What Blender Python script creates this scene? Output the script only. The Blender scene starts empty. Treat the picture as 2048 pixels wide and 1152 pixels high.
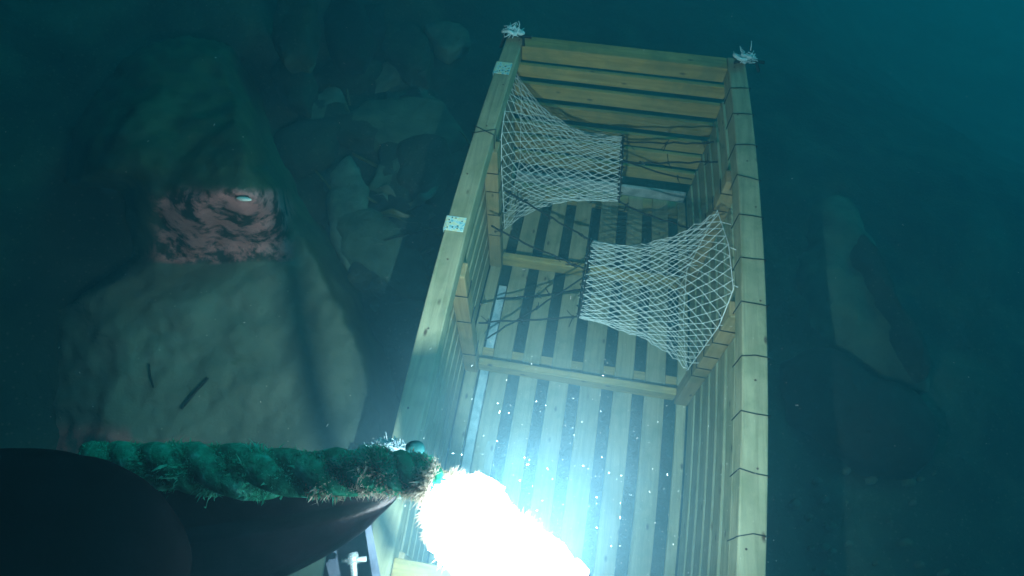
import bpy, bmesh, math, random
from mathutils import Vector, Matrix, noise
from math import sin, cos, pi, radians
sc = bpy.context.scene
C = sc.collection
rnd = random.Random(7)

# ------------------------------------------------------------ camera
F = 1233.62
RM = Matrix(((0.98540004, -0.14437007, 0.09024438), (0.17021238, 0.84723514, -0.50321006), (-0.00380974, 0.51122392, 0.85943911)))
CAM = Vector((0.24825634, -1.36013796, 1.58225449))
cd = bpy.data.cameras.new('camera'); cam = bpy.data.objects.new('camera', cd); C.objects.link(cam)
cd.sensor_width = 36; cd.lens = F / 2048 * 36; cd.clip_start = 0.01; cd.clip_end = 200
cam.matrix_world = Matrix.Translation(CAM) @ RM.to_4x4()
sc.camera = cam

# ------------------------------------------------------------ world (daylight that has come down through the sea)
SUN_EL, SUN_ROT = 32, 55
w = bpy.data.worlds.new('World'); sc.world = w; w.use_nodes = True
nt = w.node_tree; nt.nodes.clear()
sky = nt.nodes.new('ShaderNodeTexSky'); sky.sky_type = 'NISHITA'; sky.sun_disc = False
sky.sun_elevation = radians(SUN_EL); sky.sun_rotation = radians(SUN_ROT)
mul = nt.nodes.new('ShaderNodeMix'); mul.data_type = 'RGBA'; mul.blend_type = 'MULTIPLY'; mul.inputs[0].default_value = 1
mul.inputs[7].default_value = (0.004, 0.40, 0.42, 1)          # colour left after metres of sea water
bg = nt.nodes.new('ShaderNodeBackground'); bg.inputs[1].default_value = 0.004
wo = nt.nodes.new('ShaderNodeOutputWorld')
nt.links.new(sky.outputs[0], mul.inputs[6]); nt.links.new(mul.outputs[2], bg.inputs[0]); nt.links.new(bg.outputs[0], wo.inputs[0])

# ------------------------------------------------------------ exposure
sc.view_settings.view_transform = 'Standard'; sc.view_settings.look = 'None'
sc.view_settings.gamma = 1; sc.view_settings.exposure = 0
sc.render.engine = 'CYCLES'
sc.cycles.use_denoising = True
sc.cycles.max_bounces = 6; sc.cycles.volume_bounces = 1; sc.cycles.transparent_max_bounces = 8

# ------------------------------------------------------------ geometry helpers
def ray(px, py):
    return (RM @ Vector(((px - 1024) / F, (576 - py) / F, -1.0)))
def onz(px, py, z):
    d = ray(px, py); return CAM + d * ((z - CAM.z) / d.z)
def atd(px, py, dist):
    return CAM + ray(px, py) * dist
def link(name, me, mat=None, parent=None):
    o = bpy.data.objects.new(name, me); C.objects.link(o)
    if mat: me.materials.append(mat)
    if parent: o.parent = parent
    return o
def tag(o, label=None, cat=None, group=None, kind=None):
    if label: o['label'] = label
    if cat: o['category'] = cat
    if group: o['group'] = group
    if kind: o['kind'] = kind
    return o
def empty(name, loc):
    o = bpy.data.objects.new(name, None); C.objects.link(o); o.location = loc; o.empty_display_size = 0.05
    return o
class MB:
    def __init__(s): s.v = []; s.f = []; s.t = []; s.seg = None
    def box(s, x0, x1, y0, y1, z0, z1, ny=1, tint=None, warp=None):
        b = len(s.v); n = ny
        for i in range(n + 1):
            y = y0 + (y1 - y0) * i / n
            s.v += [(x0, y, z0), (x1, y, z0), (x1, y, z1), (x0, y, z1)]
        k = len(s.f)
        s.f.append((b, b + 1, b + 2, b + 3))
        for i in range(n):
            a = b + 4 * i; c = a + 4
            for j in range(4):
                s.f.append((a + (j + 1) % 4, a + j, c + j, c + (j + 1) % 4))
        e = b + 4 * n; s.f.append((e + 3, e + 2, e + 1, e))
        tt = rnd.random() if tint is None else tint
        s.t += [tt] * (len(s.f) - k)
    def tube(s, pts, r, n=6, cap=True, tint=0.5, jit=0):
        pts = [Vector(p) for p in pts]; b = len(s.v); k = len(s.f)
        rs = r if isinstance(r, (list, tuple)) else [r] * len(pts)
        up = Vector((0.13, 0.31, 0.94)).normalized()
        t0 = (pts[1] - pts[0]).normalized()
        u = t0.cross(up).normalized()
        for i, p in enumerate(pts):
            t = (pts[min(i + 1, len(pts) - 1)] - pts[max(i - 1, 0)])
            if t.length < 1e-9: t = t0.copy()
            t.normalize(); u = (u - t * u.dot(t)).normalized(); v = t.cross(u)
            for j in range(n):
                a = 2 * pi * j / n; rr = rs[i] * (1 + jit * (rnd.random() - .5))
                s.v.append(tuple(p + (u * cos(a) + v * sin(a)) * rr))
        for i in range(len(pts) - 1):
            for j in range(n):
                a = b + i * n + j; c = b + i * n + (j + 1) % n
                s.f.append((a, c, c + n, a + n))
        if cap:
            s.f.append(tuple(b + j for j in reversed(range(n))))
            s.f.append(tuple(b + (len(pts) - 1) * n + j for j in range(n)))
        s.t += [tint] * (len(s.f) - k)
    def ball(s, c, r, tint=.5, sub=0):
        c = Vector(c); b = len(s.v)
        s.v += [tuple(c + Vector(d) * r) for d in ((1, 0, 0), (-1, 0, 0), (0, 1, 0), (0, -1, 0), (0, 0, 1), (0, 0, -1))]
        for q in ((0, 2, 4), (2, 1, 4), (1, 3, 4), (3, 0, 4), (2, 0, 5), (1, 2, 5), (3, 1, 5), (0, 3, 5)):
            s.f.append(tuple(b + i for i in q)); s.t.append(tint)
    def tri(s, a, b_, c, tint=.5):
        b = len(s.v); s.v += [tuple(a), tuple(b_), tuple(c)]; s.f.append((b, b + 1, b + 2)); s.t.append(tint)
    def quad(s, a, b_, c, d, tint=.5):
        b = len(s.v); s.v += [tuple(a), tuple(b_), tuple(c), tuple(d)]; s.f.append((b, b + 1, b + 2, b + 3)); s.t.append(tint)
    def build(s, name, mat, parent=None, fn=None, smooth=False, bevel=0):
        me = bpy.data.meshes.new(name)
        v = [fn(Vector(p)) for p in s.v] if fn else s.v
        me.from_pydata([tuple(p) for p in v], [], s.f)
        at = me.attributes.new('tint', 'FLOAT', 'FACE'); at.data.foreach_set('value', s.t)
        if smooth: me.polygons.foreach_set('use_smooth', [True] * len(me.polygons))
        me.update()
        o = link(name, me, mat, parent)
        if parent: o.location = -parent.location
        if bevel:
            m = o.modifiers.new('bevel', 'BEVEL'); m.width = bevel; m.segments = 2; m.limit_method = 'ANGLE'; m.angle_limit = radians(50)
        return o
def smooth_path(pts, n=6):
    pts = [Vector(p) for p in pts]; out = []
    for i in range(len(pts) - 1):
        p0 = pts[max(i - 1, 0)]; p1 = pts[i]; p2 = pts[i + 1]; p3 = pts[min(i + 2, len(pts) - 1)]
        for k in range(n):
            t = k / n
            out.append(0.5 * ((2 * p1) + (p2 - p0) * t + (2 * p0 - 5 * p1 + 4 * p2 - p3) * t * t + (3 * p1 - p0 - 3 * p2 + p3) * t ** 3))
    out.append(pts[-1]); return out

# ------------------------------------------------------------ materials
def mat(name, rough=0.85, spec=0.2):
    m = bpy.data.materials.new(name); m.use_nodes = True
    b = m.node_tree.nodes['Principled BSDF']; b.inputs['Roughness'].default_value = rough
    b.inputs['Specular IOR Level'].default_value = spec
    return m, m.node_tree, b
def N(nt, t, **k):
    n = nt.nodes.new(t)
    for a, v in k.items(): setattr(n, a, v)
    return n
def coords(nt, scale=(1, 1, 1)):
    tc = N(nt, 'ShaderNodeTexCoord'); mp = N(nt, 'ShaderNodeMapping'); mp.inputs['Scale'].default_value = scale
    nt.links.new(tc.outputs['Object'], mp.inputs[0]); return mp.outputs[0]
def noise_n(nt, co, scale, detail=4, rough=.55, dist=0):
    n = N(nt, 'ShaderNodeTexNoise'); n.inputs['Scale'].default_value = scale; n.inputs['Detail'].default_value = detail
    n.inputs['Roughness'].default_value = rough; n.inputs['Distortion'].default_value = dist
    nt.links.new(co, n.inputs['Vector']); return n.outputs['Fac']
def ramp(nt, fac, stops):
    r = N(nt, 'ShaderNodeValToRGB'); e = r.color_ramp.elements
    while len(e) < len(stops): e.new(0.5)
    for i, (p, c) in enumerate(stops): e[i].position = p; e[i].color = (*c, 1)
    nt.links.new(fac, r.inputs[0]); return r.outputs[0]
def mix(nt, fac, a, b, mode='MIX'):
    m = N(nt, 'ShaderNodeMix', data_type='RGBA', blend_type=mode)
    for i, x in ((0, fac), (6, a), (7, b)):
        if hasattr(x, 'links'): nt.links.new(x, m.inputs[i])
        elif isinstance(x, (int, float)): m.inputs[i].default_value = x
        else: m.inputs[i].default_value = (*x, 1)
    return m.outputs[2]
def bump(nt, b, h, strength=.4, dist=.004):
    n = N(nt, 'ShaderNodeBump'); n.inputs['Strength'].default_value = strength; n.inputs['Distance'].default_value = dist
    nt.links.new(h, n.inputs['Height']); nt.links.new(n.outputs[0], b.inputs['Normal'])
def wood(name, axis, base, dark):
    m, nt, b = mat(name, .75, .25)
    s = [1, 1, 1]; s[axis] = .06
    at = N(nt, 'ShaderNodeAttribute', attribute_name='tint')
    off = N(nt, 'ShaderNodeVectorMath', operation='MULTIPLY_ADD'); off.inputs[1].default_value = (3, 5, 7)
    cx = N(nt, 'ShaderNodeCombineXYZ'); 
    for i in range(3): nt.links.new(at.outputs['Fac'], cx.inputs[i])
    nt.links.new(cx.outputs[0], off.inputs[0]); nt.links.new(coords(nt, s), off.inputs[2])
    g = noise_n(nt, off.outputs[0], 70, 5, .6, 1.2)
    c = ramp(nt, g, [(.3, dark), (.62, base)])
    st = noise_n(nt, coords(nt), 11, 7, .68)
    c = mix(nt, ramp(nt, st, [(.46, (0, 0, 0)), (.66, (.62, .62, .62))]), c, (.12, .15, .08))   # algae film
    v = ramp(nt, at.outputs['Fac'], [(0, (.72, .72, .72)), (1, (1.05, 1.05, 1.0))])
    c = mix(nt, 1.0, c, v, 'MULTIPLY')
    sp = N(nt, 'ShaderNodeTexVoronoi'); s2 = [1, 1, 1]; s2[axis] = .45
    nt.links.new(coords(nt, s2), sp.inputs['Vector']); sp.inputs['Scale'].default_value = 27
    kn = ramp(nt, sp.outputs['Distance'], [(.05, (1, 1, 1)), (.13, (0, 0, 0))])
    c = mix(nt, kn, c, (.07, .04, .02))
    nt.links.new(c, b.inputs['Base Color']); bump(nt, b, g, .35, .002)
    return m
WY = wood('pine_lengthwise', 1, (.31, .31, .21), (.19, .185, .12))
WX = wood('pine_crosswise', 0, (.38, .30, .12), (.24, .18, .06))
WZ = wood('pine_upright', 2, (.33, .26, .14), (.22, .16, .08))
def plain(name, stops, scale=20, rough=.8, spec=.2, bs=.4, bd=.004, metal=0, detail=5):
    m, nt, b = mat(name, rough, spec); co = coords(nt)
    n = noise_n(nt, co, scale, detail, .6)
    nt.links.new(ramp(nt, n, stops), b.inputs['Base Color']); bump(nt, b, n, bs, bd); b.inputs['Metallic'].default_value = metal
    return m
M_CORD = plain('black_twine', [(.4, (.008, .010, .012)), (.7, (.03, .035, .035))], 200)
M_NET = plain('white_twine', [(.3, (.38, .45, .46)), (.7, (.65, .72, .72))], 150)
M_ZINC = plain('galvanised_steel', [(.38, (.15, .55, .65)), (.47, (.65, .9, .9)), (.55, (.85, .85, .5)), (.62, (.6, .75, .7))], 110, .4, .5, .3, .001, .3)
M_HOLE = plain('dark_hole', [(.3, (.01, .01, .01)), (.7, (.02, .02, .02))], 60)
M_LEAD = plain('pale_blue_ballast', [(.3, (.16, .28, .36)), (.7, (.45, .6, .68))], 30, .6)
M_STRIP = plain('grey_plastic', [(.35, (.18, .22, .24)), (.65, (.4, .46, .48))], 25, .5)
M_ROPE = plain('frayed_pale_rope', [(.35, (.4, .62, .68)), (.65, (.75, .92, .95))], 120)
M_ALGAE = plain('green_algae', bs=1.0, bd=.006, stops=[(.3, (.010, .15, .08)), (.55, (.02, .34, .20)), (.75, (.14, .66, .52))], scale=70)
M_FUZZ = plain('pale_growth', [(.3, (.32, .30, .22)), (.7, (.72, .68, .58))], 50)
M_TUFT = plain('green_algae_tufts', [(.3, (.03, .34, .19)), (.55, (.06, .62, .42)), (.75, (.3, .9, .75))], 40)
for m_ in (M_TUFT, M_FUZZ):
    t_ = m_.node_tree; pb = t_.nodes['Principled BSDF']; tr = t_.nodes.new('ShaderNodeBsdfTranslucent'); mx = t_.nodes.new('ShaderNodeMixShader')
    mx.inputs[0].default_value = .5; t_.links.new(pb.inputs['Base Color'].links[0].from_socket, tr.inputs[0])
    t_.links.new(pb.outputs[0], mx.inputs[1]); t_.links.new(tr.outputs[0], mx.inputs[2]); t_.links.new(mx.outputs[0], t_.nodes['Material Output'].inputs[0])
M_FLOAT = plain('scuffed_black_rubber', [(.35, (.002, .002, .003)), (.75, (.012, .010, .015))], 60, .36, .5, .5, .002)
M_TEAL = plain('teal_plastic', [(.3, (.01, .12, .13)), (.7, (.03, .22, .22))], 30, .6)
M_FENDER = plain('matt_black_rubber', [(.35, (.001, .001, .0015)), (.75, (.006, .006, .008))], 30, .8, .05, .4, .003)
M_BRACKET = plain('dark_bracket', [(.3, (.03, .04, .06)), (.7, (.07, .09, .12))], 30, .5)
M_STEEL = plain('bright_steel', [(.3, (.5, .6, .62)), (.7, (.8, .88, .9))], 90, .25, .5, .1, .001, .8)
M_KELP = plain('brown_kelp', [(.3, (.02, .035, .012)), (.7, (.07, .09, .03))], 18, .5, .4)
M_KELPP = plain('bleached_kelp', [(.3, (.03, .06, .045)), (.7, (.08, .12, .09))], 18, .6, .3)
M_SHELL = plain('white_shell', [(.3, (.5, .5, .45)), (.7, (.8, .8, .75))], 90)
M_SNOW = plain('marine_snow', [(.3, (.7, .75, .75)), (.7, (.9, .9, .9))], 90)

# ------------------------------------------------------------ lobster crate
W, D, L, WR = 0.60, 0.548, 1.306, 0.043
def bow(v):
    t = min(max(-v.y / L, 0), 1.1); q = 4 * t * (1 - t)
    return Vector((v.x - .0222 * q * (1 - v.x / W) + .0274 * q * (v.x / W), v.y, v.z))
crate = empty('lobster_crate', (.3, -.65, -.03))
tag(crate, 'open-topped slatted wooden lobster trap with two white net funnels, resting on the dark seabed', 'lobster trap')
for x0, x1 in ((0, WR), (W - WR, W)):
    m = MB(); m.box(x0, x1, -L, 0, D - .046, D, 26, .8); m.build('side_rail', WY, crate, bow, bevel=.003)
for y0, y1 in ((-WR, -.0005), (-L + .0005, -L + WR)):
    m = MB(); m.box(WR + .001, W - WR - .001, y0, y1, D - .045, D - .0015, 1, .6)
    m.build('end_rail', WX, crate, bow, bevel=.003)
# slats: (z0, z1) of each course
courses = [(.430, .474), (.358, .410), (.288, .340), (.222, .271), (.152, .208), (.084, .138), (.006, .068)]
for sx in (0, 1):
    m = MB()
    for z0, z1 in courses:
        x0 = .004 if sx == 0 else W - .018
        j = rnd.uniform(-.002, .002)
        m.box(x0, x0 + .014, -L + .004, -.004, z0 + j, z1 + j, 26)
    m.build('side_slats', WY, crate, bow, bevel=.002)
for y0 in (-.019, -L + .006):
    m = MB()
    for z0, z1 in courses[:-1]:
        j = rnd.uniform(-.003, .003)
        m.box(.020, W - .020, y0, y0 + .013, z0 + j + .002, z1 + j - .004, 1)
    m.build('end_slats', WX, crate, bow, bevel=.002)
m = MB()
gaps = [.067, .145, .221, .300, .383, .460, .540]
edges = [.021] + [g for q in gaps for g in (q - .015, q + .015)] + [.579]
for k in range(0, len(edges), 2):
    m.box(edges[k], edges[k + 1], -L + .021, -.021, -.014 + k * .0001, -.001 + rnd.uniform(-.0015, .001), 26)
m.build('floor_slats', WY, crate, bow, bevel=.002)
for x0, x1 in ((.019, .052), (W - .052, W - .019)):
    for yc in (-.35, -.70, -L + .038):
        m = MB(); m.box(x0, x1, yc - .019, yc + .019, .001, D - .048, 1, .5); m.build('post', WZ, crate, bow, bevel=.003)
for yc in (-.35, -.70):
    m = MB(); m.box(.054, W - .054, yc - .010, yc + .010, .002, .046, 1, .9); m.build('crossbar', WX, crate, bow, bevel=.003)
for yc in (-.04, -.66, -1.26):
    m = MB(); m.box(.02, W - .02, yc - .03, yc + .03, -.030, -.0155, 1); m.build('underside_batten', WX, crate, bow, bevel=.002)
m = MB(); m.box(.030, .60 - .03, -.0335, -.0215, .012, .052, 1)
m.build('grey_edge_strip', M_STRIP, crate, bow, bevel=.002)
m = MB(); m.box(.056, .078, -1.10, -.42, -.0295, -.0165, 14); m.build('ballast_bar', M_LEAD, crate, bow, bevel=.002)
# rusty nail heads along the rails
M_RUST = plain('rusty_nail', [(.3, (.03, .015, .01)), (.7, (.12, .05, .03))], 90)
for sx in (0, 1):
    m = MB()
    for yc in (-.03, -.20, -.345, -.48, -.70, -.86, -1.02, -1.16, -1.28):
        x = (WR * .5 if sx == 0 else W - WR * .5) + rnd.uniform(-.012, .012); y = yc + rnd.uniform(-.012, .012)
        m.tube([(x, y, D - .001), (x, y, D + .0006)], .0019, 8)
    tag(m.build('rail_nails', M_RUST, crate, bow), kind='stuff')
# metal plates with holes on the left rail
for yc, ln, xo in ((-.135, .042, 0), (-.622, .036, 0), (-1.155, .046, 0)):
    m = MB(); m.box(-.0015, .0365, yc - ln / 2, yc + ln / 2, D + .0003, D + .0022, 2)
    m.box(-.0026, -.0006, yc - ln / 2, yc + ln / 2, D - .03, D + .0022, 2)
    pl = m.build('metal_plate', M_ZINC, crate, bow)
    h = MB()
    for _ in range(9):
        x = rnd.uniform(.003, .033); y = yc + rnd.uniform(-.42, .42) * ln
        h.tube([(x, y, D + .0018), (x, y, D + .0029)], .0014, 8)
    ho = h.build('nail_heads', M_HOLE, pl, bow); ho.location = (0, 0, 0)
# black lashings over the right rail
for y in (-.11, -.198, -.296, -.395, -.499, -.606, -.712, -.824, -.934, -1.038, -1.138, -1.235):
    x0, x1 = W - WR - .002, W + .002; e = .0015; s = rnd.uniform(-.006, .006); k = rnd.uniform(-.004, .004)
    m = MB(); m.tube([(x0, y + s * .8, D - .05), (x0, y + s, D - .02), (x0, y + s, D + e), ((x0 + x1) / 2, y + k, D + e + .0006), (x1, y - s * .5, D + e), (x1, y, D - .048)], .0010, 6)
    m.build('lashing', M_CORD, crate, bow, smooth=True)
for dy in (-.011, .012):
    m = MB(); m.tube([(-.002, -.352 + dy, D - .04), (-.002, -.352 + dy, D + .0015), (WR + .002, -.352 - dy * .8, D + .0015), (WR + .002, -.352 - dy, D - .04)], .0010, 6)
    m.build('lashing', M_CORD, crate, bow, smooth=True)
# black twine turns on the posts beside the funnels
for x, yc, zs in ((.053, -.35, (.44, .36, .27, .18)), (W - .053, -.35, (.47, .40, .33)), (W - .053, -.70, (.45, .38, .32, .26, .2)), (.053, -.70, (.42, .30, .12))):
    for z in zs:
        sx = 1 if x < .3 else -1
        m = MB(); z += rnd.uniform(-.01, .01)
        m.tube([(x + sx * .001, yc + .021, z), (x + sx * .0015, yc, z + rnd.uniform(-.006, .006)), (x + sx * .001, yc - .021, z - .004), (x - sx * .03, yc - .022, z - .004)], .0012, 5)
        m.build('lashing', M_CORD, crate, bow, smooth=True)
# frayed rope knots on the far corners
def knot(c, r, seed):
    q = random.Random(seed); m = MB(); c = Vector(c)
    pts = [c + Vector((q.gauss(0, r), q.gauss(0, r * .7), abs(q.gauss(0, r * .6)))) for _ in range(9)]
    m.tube(smooth_path(pts, 6), .0042, 7, jit=.3)
    for _ in range(46):
        a = c + Vector((q.gauss(0, r * .6), q.gauss(0, r * .5), abs(q.gauss(0, r * .5))))
        d = Vector((q.gauss(0, 1), q.gauss(0, 1), q.gauss(.2, .6))).normalized() * q.uniform(.008, .024)
        m.tube([a, a + d * .5 + Vector((q.gauss(0, .003),) * 3), a + d], .0011, 4)
    return m
m = knot((.012, -.012, D + .012), .015, 3); m.build('rope_knot', M_ROPE, crate, smooth=True)
m = knot((W - .002, -.02, D + .012), .014, 9); m.build('rope_knot', M_ROPE, crate, smooth=True)
for (cx, s) in ((.012, 5), (W - .004, 6)):
    q = random.Random(s); m = MB()
    m.tube([(cx - .03, -.02, D - .03), (cx - .02, -.02, D + .004), (cx + .02, -.014, D + .007), (cx + .05, -.01, D + .003)], .004, 7)
    m.tube([(cx - .03, .006, D - .04), (cx - .015, .004, D + .006), (cx + .03, -.02, D + .006), (cx + .035, -.045, D + .003)], .004, 7)
    m.build('corner_lashing', M_CORD, crate, smooth=True)

# ------------------------------------------------------------ net funnels
def funnel(ring_px, ring_r, dist, loop, cords, seed):
    q = random.Random(seed)
    (ax, ay), (bx, by) = ring_px
    A = atd(ax, ay, dist[0]); B = atd(bx, by, dist[1]); ctr = (A + B) / 2
    e1 = (A - B) / 2; d = (CAM - ctr).normalized(); e2 = d * ring_r; e2 = e2 + Vector((.003, 0, 0))
    par = tag(empty('entrance_funnel', ctr - crate.location), 'white diamond-mesh net funnel'); par.parent = crate
    root = Vector(ctr)
    def put(m, name, mt, **k):
        o = m.build(name, mt, None, **k); o.parent = par; o.location = -root; return o
    Nn, Mm = 38, 19
    lp = [Vector(p) for p in loop]; n = len(lp)
    # resample loop by arclength, starting at the point for angle 0
    seg = [(lp[(i + 1) % n] - lp[i]).length for i in range(n)]; tot = sum(seg)
    def O(u):
        s = (u % 1) * tot; i = 0
        while s > seg[i] and i < n - 1: s -= seg[i]; i += 1
        return lp[i].lerp(lp[(i + 1) % n], min(s / seg[i], 1))
    def I(u): return ctr + e1 * cos(2 * pi * u) + e2 * sin(2 * pi * u)
    def S(u, t):
        a, o = I(u), O(u); g = t ** 1.0; h = t ** 2.5
        p = Vector((a.x + (o.x - a.x) * g, a.y + (o.y - a.y) * h, a.z + (o.z - a.z) * h))
        k = sin(pi * t) * .003
        p += Vector((noise.noise(p * 30) * k, noise.noise(p * 30 + Vector((9, 2, 1))) * k * 2, noise.noise(p * 28 + Vector((3, 7, 5))) * k * 2 - .012 * sin(pi * t)))
        return p
    m = MB()
    node = {}
    for j in range(Mm + 1):
        for i in range(Nn):
            t = (j / Mm) ** .92
            p = S((i + .5 * (j % 2)) / Nn, t); node[i, j] = p + Vector((q.gauss(0, .0009), q.gauss(0, .0009), q.gauss(0, .0009)))
            m.ball(node[i, j], .0019)
    for j in range(Mm):
        for i in range(Nn):
            if j % 2 == 0: nb = ((i, j + 1), ((i - 1) % Nn, j + 1))
            else: nb = ((i, j + 1), ((i + 1) % Nn, j + 1))
            for k in nb: m.tube([node[i, j], node[k]], .00080, 4, cap=False)
    put(m, 'netting', M_NET, smooth=True)
    m = MB(); ring = [I(k / 40) for k in range(41)]; m.tube(ring, .0022, 6, cap=False)
    for k in range(Nn):
        a = I(k / Nn); b = I((k + .6) / Nn)
        m.tube([a, (a + b) / 2 + Vector((q.choice((-1, 1)) * .006, 0, .002)), b], .0012, 5)
    put(m, 'ring_lacing', M_CORD, smooth=True)
    m = MB(); lpp = [O(k / 60) for k in range(61)]; m.tube(lpp, .0011, 5, cap=False)
    for k in range(12):
        a = O((k + .5) / 12); out = 1 if a.x > .3 else -1
        m.tube([a, a + Vector((out * .022, q.uniform(-.01, .01), q.uniform(-.005, .015)))], .001, 4)
    put(m, 'rim_line', M_NET, smooth=True)
    for (u, end, sag, knots) in cords:
        a = I(u); b = Vector(end); m = MB()
        pts = [a.lerp(b, k / 14) + Vector((0, 0, -sag * sin(pi * k / 14))) + Vector((0, q.gauss(0, .0012), q.gauss(0, .0012))) for k in range(15)]
        m.tube(pts, .0023, 6)
        for kt in knots:
            p = a.lerp(b, kt) + Vector((0, 0, -sag * sin(pi * kt)))
            m.ball(p, .006)
            for _ in range(3): m.tube([p, p + Vector((q.gauss(0, .008), q.gauss(0, .012), q.gauss(0, .01)))], .0011, 4)
        put(m, 'stay_cord', M_CORD, smooth=True)
    return par
# far funnel, hung on the left wall
dist1 = [(CAM - onz(1245, 272, .36)).length / ray(1245, 272).length, (CAM - onz(1237, 403, .36)).length / ray(1237, 403).length]
dist1[1] = dist1[0] * .97
loop1 = [(.045, -.06, .40), (.03, -.05, .47), (.03, -.19, .515), (.035, -.30, .49), (.04, -.335, .42), (.045, -.335, .15), (.045, -.20, .14), (.045, -.07, .16)]
funnel(((1245, 272), (1237, 403)), .085, dist1, loop1,
       [(.10, (.553, -.19, .44), .004, (.05, .5, .9)), (.22, (.556, -.28, .47), .004, (.2, .5, .9)), (.5, (.556, -.36, .30), .012, (.1, .9)), (.8, (.556, -.1, .20), .01, (.8,))], 5)
loop2 = [(.555, -.43, .47), (.565, -.56, .52), (.572, -.67, .525), (.565, -.715, .45), (.555, -.715, .21), (.552, -.56, .17), (.55, -.42, .20)]
# angle 0 = far side, quarter turn = towards the camera (up), half turn = near side
dA = (CAM - Vector((.28, -.51, .37))).length / ray(1180, 480).length
dist2 = [dA * 1.03, dA * .97]
funnel(((1181, 480), (1156, 635)), .092, dist2, loop2,
       [(.02, (.050, -.345, .34), .004, (.1, .45, .85)), (.22, (.045, -.50, .39), .008, (.12, .3, .9)), (.52, (.048, -.70, .27), .002, (.05, .55, .9)), (.75, (.05, -.66, .10), .006, (.45,)), (.7, (.05, -.5, .04), .01, (.35, .5))], 8)

# ------------------------------------------------------------ seabed
def fbm(p, o=4):
    return noise.fractal(p, .9, 2.1, o, noise_basis='PERLIN_ORIGINAL')
def sst(a, b, x):
    t = min(max((x - a) / (b - a), 0), 1); return t * t * (3 - 2 * t)
def bed(x, y):
    z = -.05
    ls = sst(-1.0, .1, x)
    r = max(0, (x - .75)) * .20 + max(0, y - .15) * .28
    r += sst(.8, 3.0, x) * sst(.3, 2.6, y) * .8
    z -= 4.5 * (1 - math.exp(-r * ls / 4.5)); z += .75 * (1 - math.exp(-max(0, -x - .8) / .9)) + (1 - ls) * .5 * sst(.2, 1.6, y)
    z += .05 * fbm(Vector((x * 1.1, y * 1.1, 3)), 5) * (0.25 if (-.1 < x < .75 and -1.5 < y < .2) else 1)
    return z
def grid_axis(a, b, c0, c1, fine, coarse):
    out = [a]
    while out[-1] < b:
        x = out[-1]; d = 0 if c0 < x < c1 else min(abs(x - c0), abs(x - c1))
        out.append(x + fine + min(d * .12, coarse))
    return out
xs = grid_axis(-7, 7, -1.8, 2.2, .03, .5); ys = grid_axis(-7, 7, -1.8, 2.0, .03, .5)
me = bpy.data.meshes.new('seabed')
vv = [(x, y, bed(x, y) + .018 * fbm(Vector((x * 9, y * 9, 1)), 3)) for y in ys for x in xs]; nx = len(xs)
me.from_pydata(vv, [], [(j * nx + i, j * nx + i + 1, (j + 1) * nx + i + 1, (j + 1) * nx + i) for j in range(len(ys) - 1) for i in range(nx - 1)])
me.polygons.foreach_set('use_smooth', [True] * len(me.polygons)); me.update()
M_BED, nt_, b_ = mat('silty_seabed', .9, .1); co = coords(nt_)
c = ramp(nt_, noise_n(nt_, co, 3.2, 7, .62, .5), [(.3, (.006, .012, .009)), (.52, (.022, .036, .027)), (.72, (.055, .08, .06))])
vo = N(nt_, 'ShaderNodeTexVoronoi'); vo.inputs['Scale'].default_value = 55; nt_.links.new(co, vo.inputs['Vector'])
c = mix(nt_, ramp(nt_, vo.outputs['Distance'], [(.10, (.5, .5, .5)), (.22, (0, 0, 0))]), c, (.12, .14, .12))
nt_.links.new(c, b_.inputs['Base Color']); bump(nt_, b_, noise_n(nt_, co, 26, 6, .7), .8, .02)
tag(link('seabed', me, M_BED), kind='structure')

# ------------------------------------------------------------ big boulder on the left
def interp(tab, y):
    if y <= tab[0][0]: return tab[0][1]
    for (y0, v0), (y1, v1) in zip(tab, tab[1:]):
        if y <= y1: return v0 + (v1 - v0) * (y - y0) / (y1 - y0)
    return tab[-1][1]
R_EDGE = [(-100, 430), (60, 520), (200, 575), (330, 610), (480, 715), (620, 780), (720, 830), (900, 865), (1300, 860)]
L_EDGE = [(-100, 250), (40, 130), (150, 0), (300, -60), (620, -120), (900, -150), (1300, -200)]
def boulder_h(px, py):
    wv = Vector((px * .009, py * .009, 0)); px += 13 * noise.noise(wv) + 7 * noise.noise(wv * 3.1); py += 10 * noise.noise(wv + Vector((7, 3, 1))) + 8 * noise.noise(wv * 3.3 + Vector((1, 9, 4)))
    re = interp(R_EDGE, py); le = interp(L_EDGE, py)
    flank = sst(0, 1, (re + 15 - px) / 125) ; fl = sst(0, 1, (px - le) / 260)
    lip = 522 + 14 * noise.noise(Vector((px * .012, 3, 0))) + 10 * sin(px * .016)
    low = .22 - .05 * sst(560, 900, py) - .26 * sst(240, -60, px) - .02 * sst(600, 760, px)
    up = .50 - .22 * sst(330, 60, px) - .16 * sst(330, 60, py) + .03 * sin(px * .02 + py * .013) - .10 * sst(480, 620, px)
    t = sst(0, 1, (lip - py) / 150)                  # the pink face
    ledge = sst(0, 1, (600 - px) / 45)
    h = low + (up - low) * t * ledge
    cav = sst(0, 1, (310 - px) / 120) * sst(0, 1, (py - 365 + .1 * px) / 60) * sst(0, 1, (540 + (290 - px) * .5 - py) / 60)
    h = h - .42 * cav
    top = sst(0, 1, (py + 20) / 140)
    base = -.35
    return base + (h - base) * flank * fl * top
def boulder_pt(px, py):
    h = boulder_h(px, py)
    p = onz(px, py, h)
    n = fbm(p * 3.1, 5) * .017 + fbm(p * 14, 4) * .011
    return p + Vector((n * .3, -n * .3, n))
me = bpy.data.meshes.new('boulder')
nx, ny = 190, 210
vv = [boulder_pt(-240 + 1150 * i / (nx - 1), -110 + 1450 * j / (ny - 1)) for j in range(ny) for i in range(nx)]
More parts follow.
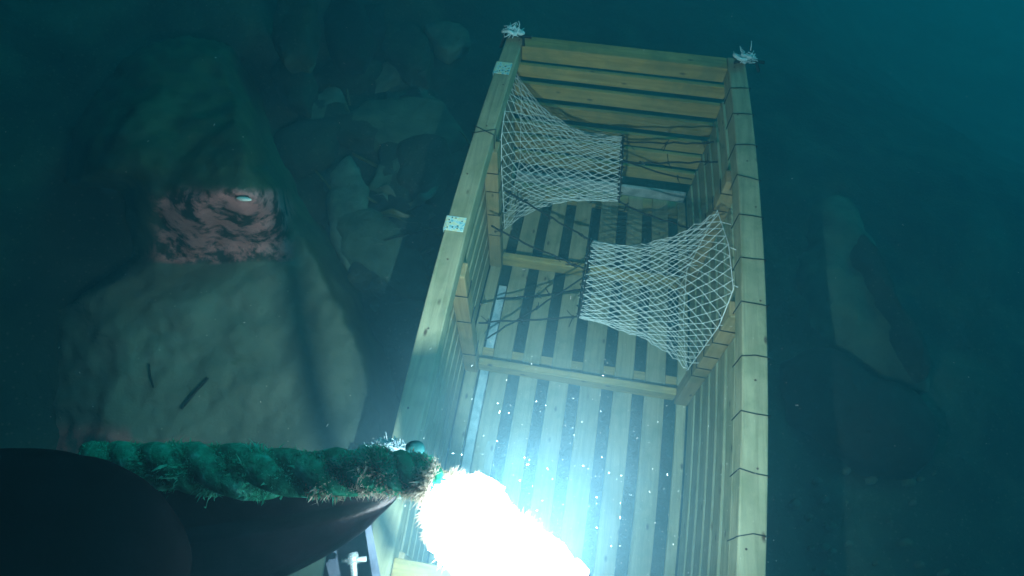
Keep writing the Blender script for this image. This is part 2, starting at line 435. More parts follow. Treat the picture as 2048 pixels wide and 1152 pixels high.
ff = [(j * nx + i, (j + 1) * nx + i, (j + 1) * nx + i + 1, j * nx + i + 1) for j in range(ny - 1) for i in range(nx - 1)]
# close it underneath
k = len(vv); loop_ = [i for i in range(nx)] + [j * nx + nx - 1 for j in range(1, ny)] + [(ny - 1) * nx + i for i in range(nx - 2, -1, -1)] + [j * nx for j in range(ny - 2, 0, -1)]
vv += [Vector((vv[i].x, vv[i].y, -.8)) for i in loop_]
for a in range(len(loop_)):
    b2 = (a + 1) % len(loop_); ff.append((loop_[a], loop_[b2], k + b2, k + a))
ff.append(tuple(k + a for a in range(len(loop_))))
me.from_pydata([tuple(v) for v in vv], [], ff); me.polygons.foreach_set('use_smooth', [True] * len(me.polygons)); me.update()
at1 = me.attributes.new('crust', 'FLOAT', 'POINT'); at2 = me.attributes.new('dark_green', 'FLOAT', 'POINT')
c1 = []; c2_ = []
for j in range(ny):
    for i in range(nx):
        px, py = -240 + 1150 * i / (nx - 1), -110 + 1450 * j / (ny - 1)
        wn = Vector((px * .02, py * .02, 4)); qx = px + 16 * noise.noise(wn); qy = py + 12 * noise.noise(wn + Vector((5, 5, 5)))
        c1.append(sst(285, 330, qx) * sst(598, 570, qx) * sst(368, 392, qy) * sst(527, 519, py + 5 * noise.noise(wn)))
        c2_.append(max(sst(395, 372, qy), sst(0, 1, (qx - interp(R_EDGE, py) + 120) / 60) * sst(760, 560, py)))  # mask: darker green on the upper dome and right flank
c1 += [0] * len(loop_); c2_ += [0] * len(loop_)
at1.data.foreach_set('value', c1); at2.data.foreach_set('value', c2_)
M_BLD, nt_, b_ = mat('boulder_stone', .85, .15); co = coords(nt_)
c = ramp(nt_, noise_n(nt_, co, 5, 7, .6, .3), [(.3, (.05, .08, .058)), (.5, (.095, .13, .10)), (.75, (.15, .185, .15))])
geo = N(nt_, 'ShaderNodeNewGeometry'); sep = N(nt_, 'ShaderNodeSeparateXYZ'); nt_.links.new(geo.outputs['Position'], sep.inputs[0])
# coralline crust grows in a band on the step face and along the foot of the slab
def band(out, lo0, lo1, hi0, hi1):
    a = N(nt_, 'ShaderNodeMapRange', interpolation_type='SMOOTHSTEP'); a.inputs[1].default_value = lo0; a.inputs[2].default_value = lo1
    b = N(nt_, 'ShaderNodeMapRange', interpolation_type='SMOOTHSTEP'); b.inputs[1].default_value = hi1; b.inputs[2].default_value = hi0
    nt_.links.new(out, a.inputs[0]); nt_.links.new(out, b.inputs[0])
    mm = N(nt_, 'ShaderNodeMath', operation='MULTIPLY'); nt_.links.new(a.outputs[0], mm.inputs[0]); nt_.links.new(b.outputs[0], mm.inputs[1]); return mm.outputs[0]
def mth(op, a, b):
    mm = N(nt_, 'ShaderNodeMath', operation=op)
    for i, x in enumerate((a, b)):
        if hasattr(x, 'links'): nt_.links.new(x, mm.inputs[i])
        else: mm.inputs[i].default_value = x
    return mm.outputs[0]
zb = band(sep.outputs[2], .24, .26, .475, .51)
xb = band(sep.outputs[0], -.87, -.80, -.50, -.43)
yb = band(sep.outputs[1], -.80, -.76, -.2, -.1)
face = N(nt_, 'ShaderNodeAttribute', attribute_name='crust').outputs['Fac']; dark_green_at = N(nt_, 'ShaderNodeAttribute', attribute_name='dark_green').outputs['Fac']
pat = ramp(nt_, noise_n(nt_, co, 12, 9, .72, 0), [(.45, (0, 0, 0)), (.53, (1, 1, 1))])
c = mix(nt_, mth('MULTIPLY', face, .92), c, (.03, .028, .022))
c = mix(nt_, mth('MULTIPLY', face, pat), c, mix(nt_, noise_n(nt_, co, 60, 5, .7), (.30, .10, .11), (.60, .31, .29)))
foot = mth('MULTIPLY', band(sep.outputs[1], -1.25, -1.17, -1.10, -1.05), ramp(nt_, noise_n(nt_, co, 7, 5, .6, .4), [(.46, (0, 0, 0)), (.56, (1, 1, 1))]))
c = mix(nt_, mth('MULTIPLY', foot, .8), c, (.45, .15, .14))
spk = N(nt_, 'ShaderNodeTexVoronoi'); spk.inputs['Scale'].default_value = 38; nt_.links.new(co, spk.inputs['Vector'])
c = mix(nt_, ramp(nt_, spk.outputs['Distance'], [(.035, (.8, .8, .8)), (.06, (0, 0, 0))]), c, (.6, .62, .55))
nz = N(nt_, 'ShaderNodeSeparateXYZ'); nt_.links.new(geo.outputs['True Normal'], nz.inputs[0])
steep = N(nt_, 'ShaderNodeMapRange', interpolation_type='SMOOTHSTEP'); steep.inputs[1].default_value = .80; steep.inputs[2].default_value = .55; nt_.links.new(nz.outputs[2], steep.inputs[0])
dark_green = mth('MAXIMUM', dark_green_at, mth('MULTIPLY', mth('MULTIPLY', steep.outputs[0], .8), mth('SUBTRACT', 1.0, face)))
c = mix(nt_, mth('MULTIPLY', dark_green, .85), c, ramp(nt_, noise_n(nt_, co, 12, 6, .65), [(.35, (.012, .030, .014)), (.7, (.05, .095, .045))]))  # darker green on the masked and steep parts
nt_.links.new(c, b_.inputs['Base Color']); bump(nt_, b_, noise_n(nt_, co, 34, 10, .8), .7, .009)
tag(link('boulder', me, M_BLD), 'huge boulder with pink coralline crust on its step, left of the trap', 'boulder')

# ------------------------------------------------------------ loose rocks
def rock(name, outline, zb, zt, mt, label, cat='rock', power=2.6, soft=3, amp=.02, seed=0, lift=None, group=None):
    pts = [onz(x, y, (zb + zt) / 2) for x, y in outline]
    n = 56; P = []
    tot = [0]
    for i in range(len(pts)): tot.append(tot[-1] + (pts[(i + 1) % len(pts)] - pts[i]).length)
    for k in range(n):
        s = tot[-1] * k / n; i = max(j for j in range(len(pts)) if tot[j] <= s)
        a = pts[i]; b = pts[(i + 1) % len(pts)]; t = (s - tot[i]) / (tot[i + 1] - tot[i]); P.append(a.lerp(b, t))
    for _ in range(soft): P = [(P[i - 1] + P[i] * 2 + P[(i + 1) % n]) / 4 for i in range(n)]
    c = sum(P, Vector()) / n
    vv = []; ff = []; rings = 16
    for j in range(rings):
        a = -pi / 2 * .8 + (pi / 2 * 1.8) * j / rings
        r = abs(cos(a)) ** (2 / power); z = (abs(sin(a)) ** (2 / power)) * (1 if a > 0 else -1)
        for k in range(n):
            q = c + (P[k] - c) * r; q.z = (zb + zt) / 2 + (zt - zb) / 2 * z + (lift(q) if lift else 0)
            d = fbm(q * 5 + Vector((seed, 0, 0)), 4) * amp + fbm(q * 20 + Vector((seed, 0, 0)), 3) * amp * .2
            q += (q - Vector((c.x, c.y, (zb + zt) / 2))).normalized() * d; vv.append(q)
    for j in range(rings - 1):
        for k in range(n): ff.append((j * n + k, j * n + (k + 1) % n, (j + 1) * n + (k + 1) % n, (j + 1) * n + k))
    top = Vector((c.x, c.y, zt + (lift(c) if lift else 0))); vv.append(top); b = (rings - 1) * n
    for k in range(n): ff.append((b + k, b + (k + 1) % n, len(vv) - 1))
    ff.append(tuple(reversed(range(n))))
    o = c.copy(); o.z = zb
    me = bpy.data.meshes.new(name); me.from_pydata([tuple(v - o) for v in vv], [], ff); me.polygons.foreach_set('use_smooth', [True] * len(me.polygons)); me.update()
    ob = link(name, me, mt); ob.location = o
    return tag(ob, label, cat, group)
M_ROCK = plain('mossy_stone', [(.3, (.018, .042, .03)), (.7, (.065, .125, .095))], 9, .9, .1, .9, .02, detail=8)
M_PALE = plain('pale_stone', [(.3, (.025, .05, .04)), (.7, (.085, .15, .125))], 12, .9, .1, .9, .02, detail=8)
M_DARK = plain('dark_stone_and_shadow', [(.3, (.004, .006, .006)), (.7, (.012, .015, .013))], 14, .8, .2, .8, .012)  # near-black stone, also used for the mound that stands for the trap's shadow
rock('rock', [(695, 85), (745, 72), (800, 130), (803, 160), (740, 195), (700, 160)], -.32, -.05, M_ROCK, 'rounded mossy stone, topmost in the pile left of the trap', seed=1)
rock('rock', [(730, 210), (800, 168), (860, 215), (925, 275), (915, 330), (850, 300), (790, 290), (745, 262)], -.40, -.08, M_PALE, 'big smooth slanting stone in the middle of the pile left of the trap', seed=2, power=3)
rock('rock', [(790, 170), (820, 163), (920, 168), (932, 190), (920, 222), (850, 214), (810, 205)], -.42, -.2, M_PALE, 'elongated bolster-shaped stone nearest the far corner of the trap', seed=3, amp=.008)
rock('rock', [(715, 262), (800, 255), (825, 290), (815, 325), (750, 330), (715, 300)], -.25, -.06, M_PALE, 'knobbly pale stone below the slanting stone', seed=4, amp=.05)
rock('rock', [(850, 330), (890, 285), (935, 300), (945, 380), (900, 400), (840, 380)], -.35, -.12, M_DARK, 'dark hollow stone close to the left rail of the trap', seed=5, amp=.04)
rock('rock', [(760, 500), (870, 470), (880, 560), (850, 640), (800, 660), (770, 600)], -.25, -.04, M_ROCK, 'dim flat stone wedged between the boulder and the trap', seed=6, amp=.03)
rock('rock', [(620, 60), (690, 50), (700, 190), (715, 300), (680, 310), (640, 200)], -.45, -.15, M_ROCK, 'long dim stone beside the top of the boulder', seed=7, amp=.03)
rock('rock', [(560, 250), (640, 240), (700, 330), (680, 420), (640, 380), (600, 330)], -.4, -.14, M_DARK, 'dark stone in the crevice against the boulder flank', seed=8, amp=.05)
rock('rock', [(1585, 470), (1630, 410), (1700, 400), (1720, 470), (1770, 560), (1800, 660), (1860, 760), (1830, 800), (1740, 750), (1650, 720), (1580, 715), (1560, 600)], -.26, -.04, M_ROCK, 'broad dim sloping rock to the right of the trap', seed=9, amp=.06, power=1.8)
rock('rock', [(1680, 520), (1710, 470), (1760, 560), (1790, 640), (1850, 720), (1850, 775), (1780, 700), (1730, 620)], -.18, -.01, M_BED, 'narrow ridge stone lying on the sloping rock right of the trap', seed=10, amp=.02)
rock('rock', [(1530, 730), (1640, 705), (1720, 760), (1830, 790), (1872, 860), (1820, 950), (1720, 960), (1640, 890), (1540, 860)], -.24, -.02, M_DARK, 'black mound standing for the shadow of the trap on the seabed, near the bright lashings', seed=11, amp=.03)  # black mound put where the trap's shadow falls on the seabed
for i in range(60):     # rubble between the boulder and the trap
    py = rnd.uniform(40, 720); e0 = interp(R_EDGE, py) + 10; e1 = 1000 - .27 * py - 50
    if e1 - e0 < 20: continue
    px = rnd.uniform(e0, e1); p = onz(px, py, -.1)
    for _ in range(3): p = onz(px, py, bed(p.x, p.y))
    r = rnd.uniform(16, 46) * (1 if rnd.random() < .7 else 1.5); an = rnd.uniform(0, pi); el = rnd.uniform(1, 2.2)
    c2 = []
    for k in range(6):
        a = k * 2 * pi / 6 + rnd.uniform(-.3, .3); u = r * cos(a) * el; v = r * sin(a) * rnd.uniform(.7, 1.1); c2.append((px + u * cos(an) - v * sin(an), py + u * sin(an) + v * cos(an)))
    rock('rubble_stone', c2, p.z - .03, p.z + .02 + r * .0011, (M_ROCK, M_BED, M_PALE, M_DARK, M_BED)[rnd.randrange(5)], 'dim broken stone in the rubble between the boulder and the trap', 'rubble stone', seed=90 + i, amp=.025, power=rnd.uniform(3, 5.5), soft=1, group='rubble between the boulder and the trap')
for i in range(46):     # small stones on the silt to the right and behind
    if i < 30: px, py = rnd.uniform(1580, 1900), rnd.uniform(900, 1150)
    else: px, py = rnd.uniform(650, 880), rnd.uniform(330, 620)
    p = onz(px, py, -.12); z = bed(p.x, p.y); r = rnd.uniform(4, 13)
    p = onz(px, py, z); c2 = [(px + r * cos(a) * rnd.uniform(.7, 1.2), py + r * sin(a) * rnd.uniform(.6, 1.1)) for a in [k * pi / 4 for k in range(8)]]
    rock('pebble', c2, z - .01, z + .012 + r * .0008, M_PALE if rnd.random() < .5 else M_ROCK,
         'small pale pebble on the silt right of the trap' if i < 30 else 'small pebble in the rubble left of the trap', 'pebble', seed=20 + i, amp=.004,
         group='pebbles right of the trap' if i < 30 else 'pebbles left of the trap')

# ------------------------------------------------------------ kelp, sticks, shells
def blade(name, path, widths, mt, label, cat, zs, group=None, curl=.3):
    ctr = [onz(x, y, z) for (x, y), z in zip(path, zs)]; ctr = smooth_path(ctr, 8); n = len(ctr)
    vv = []; ff = []
    for i, p in enumerate(ctr):
        t = i / (n - 1); tg = (ctr[min(i + 1, n - 1)] - ctr[max(i - 1, 0)]).normalized(); sd = tg.cross(Vector((0, 0, 1))).normalized()
        k = t * (len(widths) - 1); a = int(min(k, len(widths) - 2)); wd = widths[a] + (widths[a + 1] - widths[a]) * (k - a)
        for j in range(7):
            s = (j - 3) / 3
            v = p + sd * s * wd * (1 + .15 * noise.noise(p * 40)); v.z += curl * wd * (s * s) + .25 * wd * sin(i * .9 + j) * abs(s); vv.append(v)
    for i in range(n - 1):
        for j in range(6): ff.append((i * 7 + j, i * 7 + j + 1, i * 7 + j + 8, i * 7 + j + 7))
    o = ctr[0].copy()
    me = bpy.data.meshes.new(name); me.from_pydata([tuple(v - o) for v in vv], [], ff); me.polygons.foreach_set('use_smooth', [True] * len(me.polygons)); me.update()
    ob = link(name, me, mt); ob.location = o; md = ob.modifiers.new('thick', 'SOLIDIFY'); md.thickness = .0016
    return tag(ob, label, cat, group)
blade('seaweed', [(695, 470), (750, 480), (800, 470), (845, 440)], [.004, .026, .022, .004], M_KELPP, 'pale pointed kelp leaf lying between boulder and trap', 'kelp', [-.03, .02, .02, 0])
blade('seaweed', [(720, 400), (770, 385), (800, 420), (850, 400), (880, 370)], [.006, .018, .012, .018, .003], M_KELPP, 'crumpled kelp leaf just above the pale pointed one', 'kelp', [-.05, .0, -.02, .02, -.02], curl=.9)
blade('seaweed', [(730, 440), (780, 430), (830, 445), (870, 430)], [.004, .012, .014, .003], M_KELP, 'dark curled kelp leaf among the rubble', 'kelp', [-.04, .02, .0, -.02], curl=1.2)
blade('seaweed', [(600, 80), (650, 200), (700, 290), (730, 340)], [.006, .012, .010, .003], M_KELP, 'long dark kelp ribbon over the stones by the boulder', 'kelp', [-.1, -.05, -.05, -.08])
blade('seaweed', [(800, 540), (850, 560), (880, 620), (860, 680)], [.004, .016, .016, .003], M_KELP, 'dark kelp leaf pressed against the left rail', 'kelp', [-.04, .0, .0, -.03])
def stick(path, r, mt, label, zs, cat='stick', name='stick'):
    pts = smooth_path([onz(x, y, z) for (x, y), z in zip(path, zs)], 6); o = pts[0].copy()
    m = MB(); m.tube([p - o for p in pts], r, 7, jit=.25); ob = m.build(name, mt, smooth=True); ob.location = o
    return tag(ob, label, cat)
stick([(690, 300), (760, 335), (820, 362), (885, 372)], .006, M_KELP, 'long brown stick lying across the rubble', [-.06, -.04, -.05, -.06])
stick([(612, 110), (660, 190), (700, 260), (718, 300)], .006, M_KELP, 'upper of two slanting kelp stalks beside the boulder', [-.1, -.04, -.04, -.06], 'kelp stalk', 'kelp_stalk')
stick([(655, 130), (690, 210), (725, 290)], .007, M_KELP, 'thicker kelp stalk leaning toward the rounded stone', [-.1, -.03, -.04], 'kelp stalk', 'kelp_stalk')
stick([(700, 500), (790, 475), (860, 458), (895, 452)], .0022, M_CORD, 'thin dark line running from the rubble to the metal plate', [-.02, .05, .15, .3], 'cord', 'cord')
for i, (x0, y0, x1, y1) in enumerate(((640, 360, 800, 440), (700, 210, 650, 90), (730, 420, 880, 470), (760, 560, 860, 500), (620, 330, 690, 450), (880, 230, 960, 330))):
    stick([(x0, y0), ((x0 + x1) / 2 + 8, (y0 + y1) / 2 - 9), (x1, y1)], .004, M_KELP, ['slender branch low in the rubble beside the boulder', 'slender branch near the top of the rubble', 'slender branch just below the crumpled seaweed', 'slender branch above the flat stone by the left rail', 'slender branch hugging the boulder flank', 'slender branch behind the upper left rail'][i], [-.05, .0, -.04], 'stick', 'branch')
bz = lambda x, y: boulder_h(x, y) + .012
stick([(363, 817), (385, 790), (416, 756)], .0035, M_DARK, 'short dark twig lying on the smooth slab of the boulder', [bz(363, 817), bz(385, 790) + .008, bz(416, 756)], 'twig', 'twig')
stick([(298, 728), (300, 750), (307, 775)], .0022, M_DARK, 'tiny upright twig left of the longer one on the slab', [bz(298, 728), bz(300, 750), bz(307, 775)], 'twig', 'twig')
def shell(px, py, z, r, label, name='shell', flat=.4, ang=0):
    bm = bmesh.new(); bmesh.ops.create_uvsphere(bm, u_segments=18, v_segments=10, radius=1)
    for v in bm.verts:
        v.co.x *= r * 1.7; v.co.y *= r * .8 * (1 - .25 * abs(v.co.x) / (r * 1.7)); v.co.z *= r * flat * (1 + .1 * sin(v.co.x / r * 9))
    me = bpy.data.meshes.new(name); bm.to_mesh(me); bm.free(); me.polygons.foreach_set('use_smooth', [True] * len(me.polygons))
    o = link(name, me, M_SHELL); o.location = onz(px, py, z); o.rotation_euler = (-.5, 0, ang); return tag(o, label, 'shell')
shell(488, 398, boulder_h(488, 398) + .02, .0105, 'white half-moon shell at the top of the pink crust')
shell(272, 447, .16, .007, 'tiny pale shell in the dark hollow of the boulder')
shell(697, 345, -.02, .006, 'small slim white shell in the crevice right of the boulder', ang=1.4)

# ------------------------------------------------------------ black float, algae rope, camera rig
def ellipsoid(name, c, ax, mt, label, cat, power=1.0, seed=0, parent=None):
    bm = bmesh.new(); bmesh.ops.create_uvsphere(bm, u_segments=72, v_segments=40, radius=1)
    X, Y, Z = ax
    for v in bm.verts:
        u = v.co.copy(); rr = (max(0, 1 - abs(u.x) ** 2)) ** .5
        k = (rr ** .5 if power != 1.0 else 1) * (.62 if power != 1.0 and u.y > 0 else 1)
        q = X * u.x + (Y * u.y + Z * u.z) * k
        q += q.normalized() * (fbm(q * 18 + Vector((seed, 0, 0)), 4) * .003)
        v.co = q
    me = bpy.data.meshes.new(name); bm.to_mesh(me); bm.free(); me.polygons.foreach_set('use_smooth', [True] * len(me.polygons))
    o = link(name, me, mt); o.location = c; return tag(o, label, cat)
RX, UY, BZ = (RM @ Vector((1, 0, 0))), (RM @ Vector((0, 1, 0))), (RM @ Vector((0, 0, 1)))
dF = .46; pf = dF / F
fc = atd(245, 1040, dF)
ax_dir = (RX * cos(radians(5)) + UY * sin(radians(5)))
per_dir = (UY * cos(radians(5)) - RX * sin(radians(5)))
ellipsoid('float', fc, (ax_dir * 550 * pf, per_dir * 184 * pf, BZ * 150 * pf), M_FLOAT, 'large scuffed black float under the algae-covered rope, lower left', 'float', power=1.75)
ellipsoid('fender', atd(40, 1130, .36), (RX * 330 * .36 / F, UY * 235 * .36 / F, BZ * 120 * .36 / F), M_FENDER, 'dark smooth rubber fender in front of the float, bottom left corner', 'fender', seed=4)
# rope: pixel path, distance from the camera, radius in metres
rp = [(170, 915, .47, .013), (260, 925, .455, .018), (380, 935, .44, .021), (520, 945, .43, .0205), (660, 945, .42, .0185), (780, 942, .41, .0165), (840, 952, .405, .015), (872, 968, .40, .010)]
pts = smooth_path([atd(a, b, c) for a, b, c, d in rp], 8)
rad = []
for i in range(len(rp) - 1):
    for k in range(8): rad.append((rp[i][3] + (rp[i + 1][3] - rp[i][3]) * k / 8) * (.86 + .10 * noise.noise(Vector((i + k / 8, 0, 0)) * 1.3)))
rad.append(rp[-1][3])
rope = empty('algae_rope', pts[24]); tag(rope, 'thick mooring rope overgrown with green algae, its frayed end beside the lamp', 'rope')
m = MB()
for s in range(3):   # three twisted strands
    st = [];
    for i, p in enumerate(pts):
        t = (pts[min(i + 1, len(pts) - 1)] - pts[max(i - 1, 0)]).normalized(); u = t.cross(BZ).normalized(); v = t.cross(u)
        a = i * .42 + 1.2 * noise.noise(p * 20) + s * 2 * pi / 3; st.append(p + (u * cos(a) + v * sin(a)) * rad[i] * .42)
    m.tube(st, [r * .62 for r in rad], 12, jit=.12)
m.build('strand', M_ALGAE, rope, smooth=True)
q = random.Random(11)
def tufts(n, i0, i1, lo, hi, wd, bias=None, spread=1.0):
    m = MB()
    for _ in range(n):
        i = q.randrange(i0, i1); p = pts[i].lerp(pts[min(i + 1, len(pts) - 1)], q.random())
        t = (pts[min(i + 1, len(pts) - 1)] - pts[max(i - 1, 0)]).normalized(); u = t.cross(BZ).normalized(); v = t.cross(u)
        a = q.uniform(0, 2 * pi)
        if bias is not None: a = q.gauss(bias, 1.0)
        d = (u * cos(a) + v * sin(a)); b = p + d * rad[i] * .85 * spread
        ln = q.uniform(lo, hi) * (.5 + q.random()) * (.35 + 2.2 * max(0, noise.noise(b * 70) + .15)); dd = (d + t * q.gauss(0, .5) + Vector((0, 0, .15))).normalized()
        s = t.cross(dd).normalized() if q.random() < .5 else t
        s = (s + Vector((q.gauss(0, .5),) * 3)).normalized() * wd * q.uniform(.5, 1.4)
        mid = b + dd * ln * .55 + Vector((q.gauss(0, ln * .15), q.gauss(0, ln * .15), q.gauss(0, ln * .15))); tip = b + dd * ln + Vector((q.gauss(0, ln * .3), q.gauss(0, ln * .3), q.gauss(0, ln * .3)))
        m.quad(b - s * .6, b + s * .6, mid + s, mid - s); m.tri(mid - s, mid + s, tip)
    return m
tag(tufts(18000, 2, 50, .0010, .0030, .0006).build('green_growth', M_TUFT, rope), kind='stuff')
tag(tufts(22, 12, 30, .005, .010, .002).build('algae_fronds', M_TUFT, rope), kind='stuff')
tag(tufts(4200, 30, 56, .0015, .0045, .0007, bias=-1.2).build('pale_growth', M_FUZZ, rope), kind='stuff')
# tuft of white rope fibre and a cyan cap near the end of the rope
m = MB(); c0 = atd(775, 893, .47)
for _ in range(260):
    a = c0 + RX * q.gauss(0, 15) * .47 / F + UY * q.gauss(0, 4) * .47 / F
    m.tube([a, a + Vector((q.gauss(0, .003), q.gauss(0, .003), q.gauss(0.001, .003)))], .0005, 4)
o = m.build('frayed_line', M_ROPE); tag(o, 'small white frayed line end behind the green rope', 'line')
ellipsoid('cap', atd(826, 897, .45), (RX * 20 * .45 / F, UY * 15 * .45 / F, BZ * 12 * .45 / F), M_TEAL, 'small teal cap behind the rope beside the white frayed line', 'cap')
# bracket and bolt at the bottom edge
br = empty('bracket', atd(700, 1110, .62)); tag(br, 'dark metal bracket with a bright bolt below the float', 'bracket')
m = MB(); k_ = .62 / F
def P3(px, py, d=.62): return atd(px, py, d)
def slab(m, quad, d0, d1):
    a = [atd(x, y, d0) for x, y in quad]; b = [atd(x, y, d1) for x, y in quad]; base = len(m.v)
    m.v += [tuple(v) for v in a + b]; n = len(quad)
    m.f.append(tuple(base + i for i in range(n))[::-1]); m.f.append(tuple(base + n + i for i in range(n)))
    for i in range(n): m.f.append((base + i, base + (i + 1) % n, base + n + (i + 1) % n, base + n + i))
    m.t += [.5] * (n + 2)
slab(m, [(728, 1045), (742, 1048), (768, 1190), (750, 1190)], .60, .64); slab(m, [(655, 1100), (728, 1046), (751, 1190), (640, 1190)], .645, .65)
m.build('plate', M_BRACKET, br)
m = MB(); m.tube([P3(706, 1122, .60), P3(712, 1200, .61)], .0035, 12); m.build('bolt', M_STEEL, br, smooth=True)
m = MB(); m.tube([P3(683, 1122, .60), P3(733, 1118, .60)], .0026, 10); m.tube([P3(704, 1108, .605), P3(707, 1128, .60)], .006, 12); m.build('wing_nut', M_STEEL, br, smooth=True)

# ------------------------------------------------------------ dive lamp just below the frame
LP = atd(1035, 1120, .40)
lamp = empty('dive_lamp', LP); tag(lamp, 'underwater lamp with a glowing white shape for its glare on the frayed end of the green rope', 'lamp')
mg, nt_, b_ = mat('glowing_rope_end', .3, .4); b_.inputs['Base Color'].default_value = (.8, .85, .9, 1)
b_.inputs['Emission Color'].default_value = (.80, .91, 1, 1); b_.inputs['Emission Strength'].default_value = 27
lpts = smooth_path([atd(876, 948, .405), atd(905, 1005, .40), atd(958, 1075, .40), atd(1035, 1140, .40), atd(1100, 1215, .40)], 8)
lr = [.0015, .004, .007, .010, .0135, .017, .023, .0235, .0245, .026, .0265, .027, .0275, .028, .0285, .029, .0295] + [.03] * 18
lr = [v * .88 for v in lr[:len(lpts)]]
m = MB(); m.tube(lpts, lr, 40); m.build('lens', mg, lamp, smooth=True, fn=lambda v: v + Vector((noise.noise(v * 30), noise.noise(v * 30 + Vector((5, 1, 2))), noise.noise(v * 30 + Vector((2, 8, 3))))) * .011 + Vector((noise.noise(v * 170), noise.noise(v * 170 + Vector((5, 1, 2))), 0)) * .005)  # lamp glare on the rope end, built as a glowing shape
m = MB(); m.tube([lpts[-1] + (lpts[-1] - lpts[-3]) * .1, lpts[-1] + (lpts[-1] - lpts[-6]) * 2], .033, 30); m.build('lamp_body', M_FLOAT, lamp, smooth=True)
m = MB(); q = random.Random(17)
for _ in range(2600):
    i = min(int(q.random() ** 1.0 * (len(lpts) - 1)), len(lpts) - 2); p = lpts[i].lerp(lpts[i + 1], q.random())
    t = (lpts[i + 1] - lpts[i]).normalized(); u = t.cross(BZ).normalized()
    a = q.gauss(0, .5) + (pi if q.random() < .5 else 0); d = u * cos(a) + BZ * sin(a)
    b = p + d * lr[i] * .97; ln = .0022 + .003 * max(0, noise.noise(b * 160)) * 3 + abs(q.gauss(0, .0012)); dd = (d + t * q.gauss(0, .5)).normalized(); sd = t * .0005
    m.quad(b - sd, b + sd, b + dd * ln * .6 + sd, b + dd * ln * .6 - sd); m.tri(b + dd * ln * .6 - sd, b + dd * ln * .6 + sd, b + dd * ln)
tag(m.build('pale_growth', M_FUZZ, lamp), kind='stuff')
m = MB(); m.tube(smooth_path([atd(984, 1030, .5), atd(987, 1052, .5), atd(990, 1080, .5), atd(996, 1110, .5), atd(1004, 1140, .5)], 4), .0017, 8); m.build('shadow_cord', M_CORD, lamp, smooth=True)  # unseen cord added behind the glare to cast a stripe on the boulder
m = MB(); slab(m, [(1008, 1068), (1030, 1066), (1040, 1118), (1008, 1120)], .50, .504); m.build('shadow_plate', M_BRACKET, lamp)  # unseen plate added to throw shade on the left rail
ax = (atd(1010, 700, 1.9) - LP).normalized()
ld = bpy.data.lights.new('lamp_beam', 'SPOT'); ld.energy = 68; ld.color = (.72, .93, 1.0); ld.shadow_soft_size = .0018
ld.spot_size = radians(118); ld.spot_blend = 1.0
lo = bpy.data.objects.new('lamp_beam', ld); C.objects.link(lo); lo.location = atd(1060, 1150, .445); lo.rotation_euler = ax.to_track_quat('-Z', 'Y').to_euler()

# ------------------------------------------------------------ sun (weak and diffuse down here)
sd = bpy.data.lights.new('sun', 'SUN'); sd.energy = 2.9; sd.angle = radians(25); sd.color = (.001, .45, .62)
so = bpy.data.objects.new('sun', sd); C.objects.link(so)
so.rotation_euler = (radians(90 - SUN_EL), 0, radians(180 - SUN_ROT))

# ------------------------------------------------------------ marine snow
m = MB(); q = random.Random(21)
for _ in range(1000):
    px, py = q.uniform(0, 2048), q.uniform(0, 1152)
    if q.random() < .75: px, py = q.gauss(1150, 200), q.gauss(980, 150)
    d = q.uniform(.45, 1.7); p = atd(px, py, d)
    if p.z < .05: continue
    r = q.uniform(.0002, .0005) * (1.7 if q.random() < .04 else 1)
    if q.random() < .2:
        e = Vector((q.gauss(0, 1), q.gauss(0, 1), q.gauss(0, 1))).normalized() * r * 3; m.tube([p - e, p + e], r * .6, 4)
    else: m.ball(p, r)
tag(m.build('marine_snow', M_SNOW), 'white specks of marine snow drifting over the trap', 'marine snow', kind='stuff')

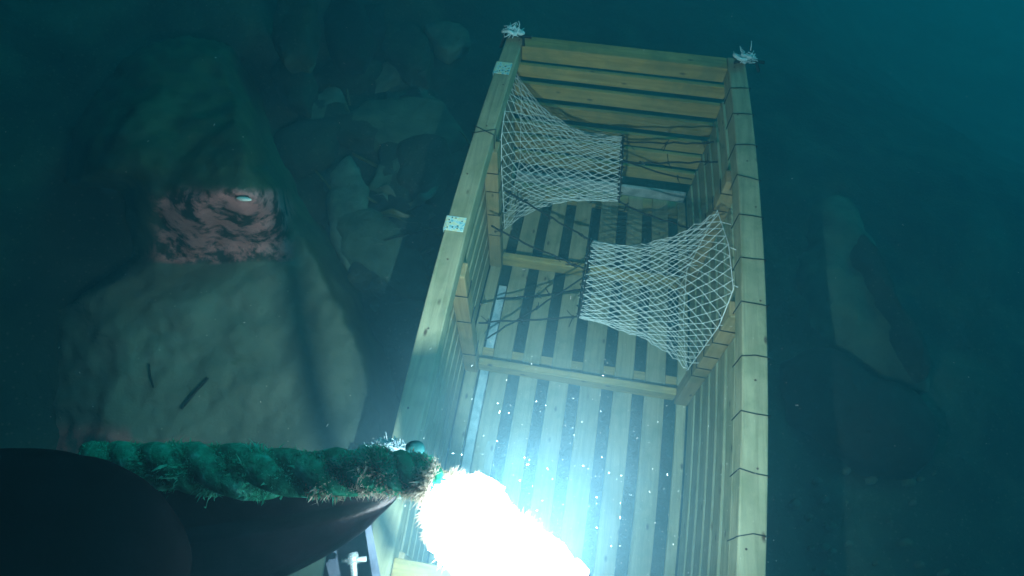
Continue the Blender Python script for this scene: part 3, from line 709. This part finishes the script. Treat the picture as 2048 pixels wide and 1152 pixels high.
# ------------------------------------------------------------ haze: the water itself
bm = bmesh.new(); bmesh.ops.create_cube(bm, size=1)
for v in bm.verts: v.co = Vector((v.co.x * 18, v.co.y * 18, -2.0 + v.co.z * 9.0))
me = bpy.data.meshes.new('haze'); bm.to_mesh(me); bm.free()
mh = bpy.data.materials.new('sea_water'); mh.use_nodes = True; nt_ = mh.node_tree; nt_.nodes.clear()
pv = nt_.nodes.new('ShaderNodeVolumePrincipled'); ou = nt_.nodes.new('ShaderNodeOutputMaterial'); nt_.links.new(pv.outputs[0], ou.inputs['Volume'])
pv.inputs['Absorption Color'].default_value = (.15, 1, 1, 1); pv.inputs['Color'].default_value = (.12, .44, .58, 1); pv.inputs['Density'].default_value = .29; pv.inputs['Anisotropy'].default_value = .45
tag(link('haze', me, mh), kind='stuff')

# ------------------------------------------------------------ silt stirred up in the beam in front of the lamp
cc = atd(1080, 1130, .70); Rr = .42
bm = bmesh.new(); bmesh.ops.create_icosphere(bm, subdivisions=3, radius=Rr)
me = bpy.data.meshes.new('silt_cloud'); bm.to_mesh(me); bm.free()
ms = bpy.data.materials.new('stirred_silt'); ms.use_nodes = True; nt_ = ms.node_tree; nt_.nodes.clear()
pv = nt_.nodes.new('ShaderNodeVolumePrincipled'); ou = nt_.nodes.new('ShaderNodeOutputMaterial'); nt_.links.new(pv.outputs[0], ou.inputs['Volume'])
pv.inputs['Color'].default_value = (.62, .80, 1, 1)
tc = N(nt_, 'ShaderNodeTexCoord'); ln_ = N(nt_, 'ShaderNodeVectorMath', operation='LENGTH'); nt_.links.new(tc.outputs['Object'], ln_.inputs[0])
mr = N(nt_, 'ShaderNodeMapRange', interpolation_type='SMOOTHERSTEP'); mr.inputs[1].default_value = Rr * .98; mr.inputs[2].default_value = .02; nt_.links.new(ln_.outputs['Value'], mr.inputs[0])
nn = noise_n(nt_, tc.outputs['Object'], 7, 3, .6, .4); m1 = N(nt_, 'ShaderNodeMapRange'); m1.inputs[1].default_value = .35; m1.inputs[2].default_value = .7; m1.inputs[3].default_value = .5; m1.inputs[4].default_value = 1.5; nt_.links.new(nn, m1.inputs[0])
m2 = mth('MULTIPLY', mr.outputs[0], m1.outputs[0]); m3 = mth('MULTIPLY', m2, .33); nt_.links.new(m3, pv.inputs['Density'])
o = link('silt_cloud', me, ms); o.location = cc
tag(o, 'milky cloud of stirred silt glowing in the lamp beam over the near end of the trap', 'silt cloud', kind='stuff')
